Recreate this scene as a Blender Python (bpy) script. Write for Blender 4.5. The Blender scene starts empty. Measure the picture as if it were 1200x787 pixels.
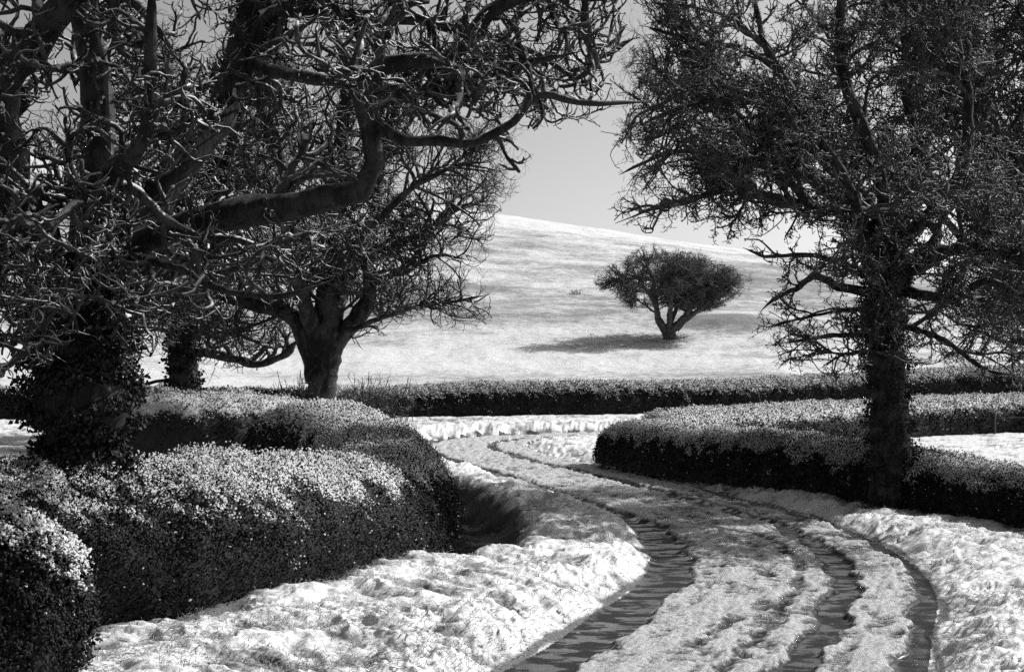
import bpy, math, numpy as np
from mathutils import Vector

# ------------------------------------------------------------------ camera, sky, sun, exposure
S = bpy.context.scene
C = S.collection
F, HC, YH = 1667.0, 2.4, 420.0            # focal length in photo pixels, eye height, horizon row of the photo
cam = bpy.data.cameras.new('camera'); co = bpy.data.objects.new('camera', cam); C.objects.link(co)
cam.sensor_width = 36.0; cam.lens = 36.0 * F / 1200.0
co.location = (0, 0, HC); co.rotation_euler = (math.radians(90), 0, 0)
cam.shift_y = (YH - 393.5) / 1200.0
cam.clip_start = 0.1; cam.clip_end = 3000
S.camera = co

SUN_EL = math.radians(38)
SUN_H = np.array([0.88, 0.475]); SUN_H /= np.linalg.norm(SUN_H)
SUN = np.array([SUN_H[0] * math.cos(SUN_EL), SUN_H[1] * math.cos(SUN_EL), math.sin(SUN_EL)])
w = bpy.data.worlds.new("World"); S.world = w; w.use_nodes = True
nt = w.node_tree; nt.nodes.clear()
sky = nt.nodes.new('ShaderNodeTexSky'); sky.sky_type = 'NISHITA'; sky.sun_disc = False
sky.sun_elevation = SUN_EL; sky.sun_rotation = math.atan2(SUN_H[0], SUN_H[1])
sky.air_density = 1.0; sky.dust_density = 2.0; sky.ozone_density = 1.0
sep = nt.nodes.new('ShaderNodeSeparateColor'); bg = nt.nodes.new('ShaderNodeBackground')
ow = nt.nodes.new('ShaderNodeOutputWorld')
# black-and-white film behind a red filter: the sky's red channel only
nt.links.new(sky.outputs[0], sep.inputs[0]); nt.links.new(sep.outputs[0], bg.inputs[0])
bg.inputs[1].default_value = 0.118
nt.links.new(bg.outputs[0], ow.inputs[0])
sl = bpy.data.lights.new('sun', 'SUN'); sl.energy = 5.0; sl.angle = math.radians(0.5); sl.color = (1, 1, 1)
so = bpy.data.objects.new('sun', sl); C.objects.link(so)
so.rotation_euler = Vector(SUN).to_track_quat('Z', 'Y').to_euler(); so.location = (30, 20, 40)
S.view_settings.view_transform = 'Standard'; S.view_settings.look = 'None'
S.view_settings.exposure = 0.40; S.view_settings.gamma = 1.0
S.cycles.use_denoising = False; S.cycles.max_bounces = 4; S.cycles.diffuse_bounces = 1; S.cycles.glossy_bounces = 2

rng = np.random.default_rng(11)

# ------------------------------------------------------------------ helpers
def P(x, y, Y):
    return np.array([(x - 600.0) / F * Y, Y, HC + (YH - y) / F * Y])

_tab = np.random.default_rng(5).random((256, 256))
def vnoise(x, y):
    xi = np.floor(x).astype(np.int64); yi = np.floor(y).astype(np.int64)
    fx = x - xi; fy = y - yi
    fx = fx * fx * fx * (fx * (fx * 6 - 15) + 10); fy = fy * fy * fy * (fy * (fy * 6 - 15) + 10)
    a = _tab[xi & 255, yi & 255]; b = _tab[(xi + 1) & 255, yi & 255]
    c = _tab[xi & 255, (yi + 1) & 255]; d = _tab[(xi + 1) & 255, (yi + 1) & 255]
    return (a * (1 - fx) + b * fx) * (1 - fy) + (c * (1 - fx) + d * fx) * fy
def fbm(x, y, o=4, g=0.5):
    s = 0; a = 1; t = 0
    for i in range(o):
        s = s + a * vnoise(x * 2 ** i + 17.3 * i, y * 2 ** i + 9.1 * i); t += a; a *= g
    return s / t
def sst(a, b, x):
    t = np.clip((x - a) / (b - a), 0, 1); return t * t * (3 - 2 * t)

def link(name, me, mats, parent=None):
    o = bpy.data.objects.new(name, me); C.objects.link(o)
    for m in (mats if isinstance(mats, (list, tuple)) else [mats]): me.materials.append(m)
    if parent is not None: o.parent = parent
    return o
def mesh(name, V, faces, smooth=True, attrs=None, normals=None, matidx=None):
    """faces: list of (n, k) index arrays"""
    me = bpy.data.meshes.new(name)
    V = np.asarray(V, dtype=np.float32)
    me.vertices.add(len(V)); me.vertices.foreach_set('co', V.ravel())
    li = np.concatenate([f.ravel() for f in faces]).astype(np.int32)
    ks = np.concatenate([np.full(len(f), f.shape[1]) for f in faces])
    st = np.concatenate([[0], np.cumsum(ks)[:-1]]).astype(np.int32)
    me.loops.add(len(li)); me.loops.foreach_set('vertex_index', li)
    me.polygons.add(len(ks)); me.polygons.foreach_set('loop_start', st)
    if matidx is not None: me.polygons.foreach_set('material_index', matidx.astype(np.int32))
    me.update(calc_edges=True)
    me.polygons.foreach_set('use_smooth', np.full(len(ks), smooth))
    for k, v in (attrs or {}).items():
        a = me.attributes.new(k, 'FLOAT', 'POINT'); a.data.foreach_set('value', np.asarray(v, dtype=np.float32))
    if normals is not None:
        a = me.attributes.new('custom_normal', 'FLOAT_VECTOR', 'POINT'); a.data.foreach_set('vector', normals.astype(np.float32).ravel())
    return me
def tag(o, label=None, cat=None, group=None, kind=None):
    if label: o['label'] = label
    if cat: o['category'] = cat
    if group: o['group'] = group
    if kind: o['kind'] = kind
    return o
def empty(name, loc):
    o = bpy.data.objects.new(name, None); C.objects.link(o); o.location = loc; o.empty_display_size = .3
    return o

# ------------------------------------------------------------------ materials
class NT:
    def __init__(s, name):
        s.m = bpy.data.materials.new(name); s.m.use_nodes = True; s.t = s.m.node_tree; s.t.nodes.clear()
        s.out = s.n('ShaderNodeOutputMaterial'); s.b = s.n('ShaderNodeBsdfPrincipled')
        s.l(s.b.outputs[0], s.out.inputs[0])
        s.geo = s.n('ShaderNodeNewGeometry')
    def n(s, t, **k):
        n = s.t.nodes.new(t)
        for a, v in k.items(): setattr(n, a, v)
        return n
    def l(s, a, b): s.t.links.new(a, b)
    def val(s, x, inp):
        if isinstance(x, (int, float)): inp.default_value = x
        else: s.l(x, inp)
    def math(s, op, a, b=0.0, c=None):
        n = s.n('ShaderNodeMath', operation=op); s.val(a, n.inputs[0]); s.val(b, n.inputs[1])
        if c is not None: s.val(c, n.inputs[2])
        return n.outputs[0]
    def noise(s, scale, detail=4, rough=.6, stretch=None, dist=0.0):
        n = s.n('ShaderNodeTexNoise'); n.inputs['Scale'].default_value = scale
        n.inputs['Detail'].default_value = detail; n.inputs['Roughness'].default_value = rough
        n.inputs['Distortion'].default_value = dist
        src = s.geo.outputs['Position']
        if stretch:
            m = s.n('ShaderNodeMapping'); m.inputs['Scale'].default_value = stretch; s.l(src, m.inputs[0]); src = m.outputs[0]
        s.l(src, n.inputs['Vector']); return n.outputs[0]
    def ramp(s, x, a, b, lo=0.0, hi=1.0):
        n = s.n('ShaderNodeMapRange', interpolation_type='SMOOTHSTEP'); s.val(x, n.inputs[0])
        n.inputs[1].default_value = a; n.inputs[2].default_value = b; n.inputs[3].default_value = lo; n.inputs[4].default_value = hi
        return n.outputs[0]
    def mix(s, f, a, b):
        n = s.n('ShaderNodeMix', data_type='FLOAT'); s.val(f, n.inputs[0]); s.val(a, n.inputs[2]); s.val(b, n.inputs[3])
        return n.outputs[0]
    def attr(s, name):
        n = s.n('ShaderNodeAttribute', attribute_name=name); return n.outputs['Fac']
    def nz(s):
        n = s.n('ShaderNodeSeparateXYZ'); s.l(s.geo.outputs['Normal'], n.inputs[0]); return n.outputs[2]
    def bump(s, h, dist, strength=1.0):
        n = s.n('ShaderNodeBump'); n.inputs['Distance'].default_value = dist; n.inputs['Strength'].default_value = strength
        s.l(h, n.inputs['Height']); s.l(n.outputs[0], s.b.inputs['Normal'])
    def color(s, c):
        n = s.n('ShaderNodeCombineColor'); [s.val(c, n.inputs[i]) for i in range(3)]; s.l(n.outputs[0], s.b.inputs['Base Color'])
    def rough(s, r): s.val(r, s.b.inputs['Roughness'])
    def spec(s, r): s.val(r, s.b.inputs['Specular IOR Level'])

def snow_ground(name, cover_lo, cover_hi, fine, stretch, bumpd=.03, grass=.10, white=.66):
    m = NT(name)
    c1 = m.noise(fine, 8, .7, stretch); c2 = m.noise(fine * .13, 5, .6, stretch)
    base = m.math('MULTIPLY_ADD', c2, .55, m.math('MULTIPLY', c1, .6))
    cov = m.ramp(m.math('ADD', base, m.math('MULTIPLY', m.attr('snow'), 1.0)), cover_lo, cover_hi)
    m.color(m.mix(cov, m.math('MULTIPLY', m.mix(m.noise(fine * 3), grass * .5, grass * 1.5), m.ramp(m.attr('snow'), -.9, -.35, .12, 1.0)), m.mix(m.ramp(m.noise(fine * 3.5, 6, .75, stretch), .35, .6), white * .72, white)))  # lowest snow values also darken the ground, painting in the hedge hollow's shade
    m.rough(m.mix(cov, .8, .5)); m.spec(.25)
    m.bump(m.math('ADD', m.noise(fine * 2.2, 7, .7, stretch), m.math('MULTIPLY', cov, .5)), bumpd)
    return m.m
M_VERGE = snow_ground('verge_snow', .40, .72, 9, None, .016)
M_FIELD = snow_ground('field_snow', .42, .76, 2.6, (.55, 1.0, 1), .08, grass=.16)

m = NT('lane_slush')                        # trodden snow over wet asphalt
at = m.attr('snow'); nn = m.noise(16, 8, .7, None, .4); n2 = m.noise(3.2, 6, .7, None, .6)
cov = m.ramp(m.math('ADD', at, m.math('ADD', m.math('MULTIPLY', m.math('SUBTRACT', nn, .5), .9), m.math('MULTIPLY', m.math('SUBTRACT', n2, .5), .5))), .28, .66)
m.color(m.mix(cov, m.mix(m.noise(60, 3), .010, .03), m.mix(m.ramp(m.noise(26, 8, .8),   .35, .65), .26, .56)))
pud = m.ramp(m.noise(2.6, 5, .6, (1, 1.6, 1)), .46, .56)
m.rough(m.mix(cov, m.mix(pud, .6, .12), .5)); m.spec(m.mix(cov, m.mix(pud, .06, .5), .3))
m.bump(m.math('ADD', m.math('MULTIPLY', cov, m.math('ADD', m.noise(34, 8, .75), .6)), m.math('MULTIPLY', m.noise(90, 3), .05)), .03)
M_LANE = m.m

def bark(name, lo, hi, thr, soft, snow=.8, scale=14, bd=.02):
    m = NT(name)
    n = m.noise(scale, 7, .7, (1, 1, .35)); n2 = m.noise(scale * .4, 4)
    z = m.math('ADD', m.nz(), m.math('MULTIPLY', m.math('SUBTRACT', m.noise(scale * .5, 6, .7), .5), 2.2))
    cov = m.ramp(z, thr, thr + soft)
    m.color(m.mix(cov, m.mix(m.ramp(m.math('ADD', n, m.math('MULTIPLY', m.math('SUBTRACT', n2, .5), .8)), .40, .62), lo, hi), snow))
    m.rough(m.mix(cov, .75, .5)); m.spec(.2)
    m.bump(m.math('ADD', m.math('MULTIPLY', n, .7), m.math('MULTIPLY', n2, .6)), bd)
    return m.m
M_BARK_NEAR = bark('bark_near', .008, .03, .40, .7, snow=.33, bd=.04, scale=10)
M_TWIG_NEAR = bark('twig_near', .012, .045, .25, .6, snow=.55, bd=.01)
M_BARK_MID = bark('bark_mid', .008, .045, .7, .6, snow=.28, bd=.09, scale=5)
M_TWIG_MID = bark('twig_mid', .015, .06, .6, .7, snow=.75, bd=.01)
M_BARK_R = bark('bark_right', .010, .05, .75, .7, snow=.4)
M_TWIG_R = bark('twig_right', .025, .09, .5, .7, snow=.42, bd=.01)
M_BARK_LONE = bark('bark_lone', .045, .11, 1.2, .6)

def leafmat(name, lo, hi, snow=.58, thr=.5):
    m = NT(name)
    snow = m.mix(m.ramp(m.noise(5, 4), .35, .65), snow * .7, snow)
    a = m.attr('snow'); z = m.nz()
    f = m.ramp(m.math('ADD', m.math('MULTIPLY', z, .35), m.math('ADD', a, m.math('MULTIPLY', m.math('SUBTRACT', m.noise(13, 4), .5), .8))), thr, thr + .28)
    m.color(m.mix(f, m.mix(m.noise(8, 4), lo, hi), snow))
    m.rough(m.mix(f, .6, .55)); m.spec(.12)
    return m.m
M_HEDGE = leafmat('hedge_leaf', .006, .024)
M_CORE = leafmat('hedge_core', .01, .03, snow=.5, thr=.5)
M_IVY = leafmat('ivy_leaf', .01, .04, thr=.75)
m = NT('dry_grass'); m.color(m.mix(m.noise(30), .12, .5)); m.rough(.8); M_GRASS = m.m
m = NT('old_wood'); m.color(m.mix(m.noise(30, 5, .6, (1, 1, .2)), .03, .09)); m.rough(.8); m.bump(m.noise(60), .005); M_WOOD = m.m
m = NT('wire'); m.color(.2); m.rough(.4); m.b.inputs['Metallic'].default_value = .8; M_WIRE = m.m

# ------------------------------------------------------------------ paths
def smooth_path(pts, n=240):
    pts = np.array(pts, float); k = len(pts)
    q = np.vstack([2 * pts[0] - pts[1], pts, 2 * pts[-1] - pts[-2]])
    out = []
    per = max(2, n // (k - 1))
    for i in range(k - 1):
        p0, p1, p2, p3 = q[i:i + 4]; t = np.linspace(0, 1, per, endpoint=(i == k - 2))[:, None]
        out.append(.5 * (2 * p1 + (p2 - p0) * t + (2 * p0 - 5 * p1 + 4 * p2 - p3) * t ** 2 + (3 * p1 - p0 - 3 * p2 + p3) * t ** 3))
    return np.vstack(out)
LANE = smooth_path([(-9, -14), (-5, -5), (-2.2, 2), (-.1, 7), (1.45, 10.6), (2.2, 12.8), (2.85, 14.9), (3.2, 17.2), (3.2, 19.6), (2.8, 22.2),
                    (2.05, 25.2), (1.15, 28.5), (.15, 32), (-.75, 35.5), (-1.15, 38.6), (-.7, 41.6), (.9, 43.6), (3.4, 45), (8, 48), (14, 51), (30, 54), (60, 50)], 300)
HA = smooth_path([(-12, 5, 1.6, 1.6), (-8, 8.6, 1.6, 1.6), (-5.6, 10.9, 1.56, 1.7), (-4.0, 12.3, 1.42, 1.7), (-2.9, 13.5, 1.34, 1.8), (-2.15, 15.1, 1.20, 1.9), (-1.75, 17.4, 1.08, 1.9),
                  (-1.85, 20.2, 1.12, 1.9), (-2.6, 24, 1.28, 2.1), (-3.8, 27.8, 1.42, 2.3), (-4.9, 29.6, 1.25, 1.8)], 200)
HB = smooth_path([(-4.7, 34.5, 1.1, 1.8), (-6.1, 32.6, 1.5, 2.3), (-7.8, 32.2, 1.6, 2.4), (-9.2, 34.2, 1.55, 2.3), (-9.8, 39, 1.45, 2.0), (-11, 46, 1.4, 1.7), (-13, 54, 1.4, 1.6)], 140)
HC_ = smooth_path([(2.75, 32.4, .75, 1.4), (2.85, 31.2, .92, 1.9), (3.6, 28.6, .95, 1.9), (4.9, 25.6, .95, 1.8), (6.15, 22.9, .85, 1.7), (7.0, 20.6, .80, 1.6), (7.7, 18.4, .85, 1.6), (8.6, 15, 1.1, 1.6), (8.8, 10, 1.1, 1.6), (7.5, 3, 1.1, 1.6)], 180)
HE = smooth_path([(3.4, 33.4, 1.0, 1.4), (4.6, 35.8, 1.1, 1.7), (7.2, 38.6, 1.15, 1.8), (10, 41.5, 1.15, 1.8), (13, 44, 1.2, 1.7), (18, 46.4, 1.25, 1.7), (30, 48, 1.25, 1.7)], 160)
HD = smooth_path([(-6.8, 55.4, 1.1, 1.5), (-4.6, 56.0, 1.2, 1.5), (-2.6, 57, 1.35, 1.7), (2, 58.5, 1.42, 1.7), (8, 61, 1.42, 1.7), (16, 65, 1.45, 1.8), (26, 69, 1.45, 1.8), (45, 72, 1.45, 1.8)], 200)
HF = smooth_path([(-40, 52, 1.3, 1.6), (-28, 53.5, 1.3, 1.6), (-19, 54.5, 1.25, 1.6), (-13, 55.2, 1.2, 1.6), (-7.5, 55.3, 1.15, 1.6)], 140)

def pathdist(x, y, path, stride=1):
    """signed distance (positive to the right of travel) and arc length"""
    p = path[::stride, :2]; a = p[:-1]; d = p[1:] - p[:-1]; L = np.hypot(d[:, 0], d[:, 1]); cum = np.concatenate([[0], np.cumsum(L)])[:-1]
    best = np.full(len(x), 1e9); sg = np.ones(len(x)); arc = np.zeros(len(x))
    for i in range(len(a)):
        if L[i] < 1e-6: continue
        rx = x - a[i, 0]; ry = y - a[i, 1]
        t = np.clip((rx * d[i, 0] + ry * d[i, 1]) / L[i] ** 2, 0, 1)
        dx = rx - t * d[i, 0]; dy = ry - t * d[i, 1]; D = dx * dx + dy * dy
        m_ = D < best
        best[m_] = D[m_]; arc[m_] = cum[i] + t[m_] * L[i]; sg[m_] = np.sign(rx[m_] * d[i, 1] - ry[m_] * d[i, 0])
    return np.sqrt(best) * sg, arc

HW = 1.5
def terrain(x, y):
    """height, snow value, lane coordinate"""
    x = np.asarray(x, float).ravel(); y = np.asarray(y, float).ravel()
    z = np.zeros(len(x)); snow = np.zeros(len(x)); s = np.full(len(x), 50.0); arc = np.zeros(len(x))
    # rolling hill
    zr = 21.0 - 0.145 * np.clip(x, -70, 90)
    u = (y + .06 * x - 60.5) / 140; uc = np.clip(u, 0, 1)
    s1 = .72 * (uc * uc * (3 - 2 * uc)) + .28 * np.sin(uc * math.pi / 2)
    s1 = np.where(u > 1, 1 - .5 * sst(1, 3.4, u), s1)
    z += zr * s1
    z += sst(66, 90, y) * (fbm(x * .035, y * .05, 3) - .5) * 1.2
    z += sst(62, 80, y) * (fbm(x * .5, y * .28, 4) - .5) * .22
    z += .42 * np.exp(-((x - 10) / 16) ** 2 - ((y - 91) / 12) ** 2)
    z += .55 * np.exp(-((x - 15.5) / 4) ** 2 - ((y - 96) / 4.5) ** 2)
    near = y < 64
    xn, yn = x[near], y[near]
    sn, an = pathdist(xn, yn, LANE)
    s[near] = sn; arc[near] = an
    a = np.abs(sn)
    edge = HW + .10 * (fbm(an * 1.3, sn * 0 + 4, 3) - .5) * 2
    out = a - edge
    # verge: lumpy snow over flopped grass
    wx = xn + .35 * fbm(xn * 2, yn * 2, 2); wy = yn + .35 * fbm(xn * 2 + 40, yn * 2, 2)
    tuft = np.abs(fbm(sn * 2.0 + 9 + .5 * fbm(xn * 3, yn * 3, 2), an * 4.2, 3) - .5) * 2
    lump = (fbm(wx * 1.8, wy * 2.3, 4, .45) - .5)
    fine = fbm(wx * 11, wy * 11, 3, .6) - .5
    bank = .25 * sst(-.02, .62, out) ** .8 + .05 * sst(.3, 1.2, out)
    left = sn < 0; bank = bank * np.where(left, 1.0, .6)
    # hollow between verge crest and the left hedge
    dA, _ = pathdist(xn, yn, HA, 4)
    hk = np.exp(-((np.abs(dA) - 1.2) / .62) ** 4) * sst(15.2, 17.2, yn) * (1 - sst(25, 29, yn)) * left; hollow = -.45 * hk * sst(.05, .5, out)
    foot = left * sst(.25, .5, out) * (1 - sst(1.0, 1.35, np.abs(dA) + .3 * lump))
    flop = fbm(sn * 3.2 + .6 * fbm(xn * 2.2, yn * 2.2, 2), an * 15 + 5 * fbm(xn * 1.1, yn * 1.1, 2), 3, .6) - .5
    flop2 = fbm(xn * 3.0 + 7 + .5 * lump, yn * 9.5 + 1.2 * lump, 3, .6) - .5
    hum = np.abs(fbm(wx * 1.9 + 31, wy * 2.6 + 8, 3) - .5) * 2
    zz = bank + sst(0, .3, out) * np.where(left, 1.0, .75) * (.22 * lump + .13 * (.28 - hum) + .03 * (.28 - tuft) + .008 * fine) + sst(.0, .2, out) * (.13 * flop * (1 - .6 * sst(.5, 1.2, out)) + .035 * flop2) * (1 - .7 * hk) + hollow
    rel = sn + edge                                # 0 at left edge .. 3 at right edge
    wob = .10 * (fbm(an * .9, an * 0 + 7, 3) - .5) + .20 * (fbm(xn * 3.1, yn * 2.6, 4, .6) - .5)
    def rut(c, wd, e=.10): return 1 - sst(wd, wd + e, np.abs(rel - c - wob))
    nearw = 1 - sst(17, 26, yn)
    rel0 = rel; rel = np.maximum(rel, .30 + wob); rel = np.where(nearw > .3, np.minimum(rel, 2.93 + wob), rel)
    nw2 = 1 - sst(11, 17, yn); r1 = rut(.28, .07 + .13 * nw2, .13); r2 = rut(2.10, .05 + .05 * nearw, .10); r3 = rut(2.93, .08, .08) * nearw
    r4 = rut(1.25, .03, .06) * nearw * sst(.4, .6, fbm(an * .7, an * 0 + 3, 2)); r5 = rut(1.62, .03, .06) * nearw * .7
    ru = np.clip(np.maximum.reduce([r1, r2, r3]), 0, 1)
    rel = rel0
    inl = 1 - sst(-.06, .05, out)
    slush = fbm(wx * 7, wy * 7, 4, .6) - .5
    streak = fbm(sn * 8 + .8 * slush, an * 1.6, 4, .55) - .5; chunk = sst(.60, .70, fbm(wx * 9, wy * 6, 3))
    ridge = .5 * (fbm(sn * 7, an * 1.2, 3) - .5)
    lz = .055 + .05 * slush + .012 * fine + .05 * ridge + .05 * (fbm(sn * 8, an * 1.6, 3) - .5) - ru * .045 - .03 * (r4 + r5)
    lz = lz * (1 - .96 * ru)
    zz = zz + inl * lz
    zz = zz * (1 - sst(58, 64, yn)) 
    lanesnow = .66 + .7 * slush + .75 * streak - (.86 + .25 * (vnoise(xn * 1.1, yn * .7) - .5)) * ru * (1 - .5 * chunk) - .38 * (r4 + r5) 
    # slightly less snow around the middle bend
    lanesnow -= .05 * np.exp(-((yn - 21.5) / 2.6) ** 2)
    lanesnow += .10 * sst(30, 38, yn)
    vs = .13 + .7 * lump + .25 * (.3 - tuft) + .22 * flop - .45 * np.exp(-((out - .04) / .05) ** 2) - .8 * hk * sst(.1, .5, out) - .6 * foot  # hollow beside the left hedge: shade painted in by thinning the snow
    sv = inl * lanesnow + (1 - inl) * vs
    field = sst(3.3, 6, a) * (1 - 0 * a)
    z[near] += zz * (1 - field * .6)
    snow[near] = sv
    snow[~near] = 0
    fs = sst(58, 66, y)
    snow = snow * (1 - fs) + fs * (.08 + .30 * sst(150, 195, y) + .34 * (fbm(x * .05, y * .11, 4) - .5) - .10 * sst(80, 110, y) * (1 - sst(130, 175, y))
                                  - .25 * np.exp(-((x - 15) / 4.5) ** 2 - ((y - 95) / 4) ** 2))  # greyer patch right of the lone tree: painted slope shade with thin-snow grass
    return z, snow, s, arc

# ------------------------------------------------------------------ ground
ry = [-18, -12, -8, -5, -2, 1, 3, 4.5]
ry += list(4000 / (np.arange(1160, 484, -1.35) - 420))
yy = ry[-1]
while yy < 230: yy *= 1.0055; ry.append(yy)
while yy < 900: yy *= 1.05; ry.append(yy)
ry = np.array(ry)
t = np.linspace(-.46, .46, 1050)
to = .46 + (np.linspace(0, 1, 90)[1:] ** 1.7) * 2.0
t = np.concatenate([-to[::-1], t, to])
TT, RY = np.meshgrid(t, ry)
XX = TT * np.where(RY < 9, 9 - (9 - RY) * .05, RY)
z, sn, ls, la = terrain(XX, RY)
nr, nc = XX.shape
V = np.stack([XX.ravel(), RY.ravel(), z], 1)
G = V.reshape(nr, nc, 3)
du = np.gradient(G, axis=1); dv = np.gradient(G, axis=0)
N = np.cross(du, dv).reshape(-1, 3); N /= np.linalg.norm(N, axis=1)[:, None] + 1e-12
idx = np.arange(nr * nc).reshape(nr, nc)
Q = np.stack([idx[:-1, :-1], idx[:-1, 1:], idx[1:, 1:], idx[1:, :-1]], -1).reshape(-1, 4)
fc = V[Q].mean(1); fs_ = ls[Q].mean(1)
inlane = (np.abs(fs_) < HW + .02) & (fc[:, 1] < 60)
verge = (np.abs(fs_) < 4.2) & (fc[:, 1] < 57) & ~inlane
hillm = fc[:, 1] > 60 - .06 * fc[:, 0]
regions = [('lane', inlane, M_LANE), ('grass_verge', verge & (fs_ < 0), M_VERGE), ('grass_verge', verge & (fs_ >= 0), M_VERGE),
           ('field', ~inlane & ~verge & ~hillm, M_FIELD), ('hillside', hillm, M_FIELD)]
for nm, mk, mt in regions:
    q = Q[mk]; u_, inv = np.unique(q, return_inverse=True)
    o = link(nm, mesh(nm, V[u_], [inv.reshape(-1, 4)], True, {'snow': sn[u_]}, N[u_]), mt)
    tag(o, kind='structure')
def gz(x, y): return float(terrain(np.array([x]), np.array([y]))[0][0])

# ------------------------------------------------------------------ scattered small shapes
def rand_rot(n, r):
    q = r.normal(size=(n, 4)); q /= np.linalg.norm(q, axis=1)[:, None]
    w_, x, y, z_ = q.T
    return np.stack([1 - 2 * (y * y + z_ * z_), 2 * (x * y - z_ * w_), 2 * (x * z_ + y * w_),
                     2 * (x * y + z_ * w_), 1 - 2 * (x * x + z_ * z_), 2 * (y * z_ - x * w_),
                     2 * (x * z_ - y * w_), 2 * (y * z_ + x * w_), 1 - 2 * (x * x + y * y)], 1).reshape(n, 3, 3)
LEAF_V = np.array([(0, 0, 0), (.35, -.32, .10), (.38, .32, .10), (1, 0, -.05), (.45, 0, -.04)], float)
LEAF_F = np.array([(0, 1, 4), (0, 4, 2), (4, 1, 3), (4, 3, 2)])
OCT_V = np.array([(1, 0, 0), (-1, 0, 0), (0, 1, 0), (0, -1, 0), (0, 0, 1), (0, 0, -1)], float)
OCT_F = np.array([(0, 2, 4), (2, 1, 4), (1, 3, 4), (3, 0, 4), (2, 0, 5), (1, 2, 5), (3, 1, 5), (0, 3, 5)])
def scatter(TV, TF, pos, R, size, snow):
    n = len(pos); k = len(TV)
    v = np.einsum('nij,kj->nki', R, TV)
    if np.ndim(size) == 2: v = np.einsum('nij,nkj->nki', R, TV[None] * size[:, None, :])
    else: v = v * size[:, None, None]
    v = v + pos[:, None, :]
    f = TF[None] + (np.arange(n) * k)[:, None, None]
    return v.reshape(-1, 3), f.reshape(-1, 3), np.repeat(snow, k)
def join(parts):
    Vs, Fs, As = [], [], []; o = 0
    for v, f, a in parts:
        Vs.append(v); Fs.append(f + o); As.append(a); o += len(v)
    return np.vstack(Vs), Fs, np.concatenate(As)

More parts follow.
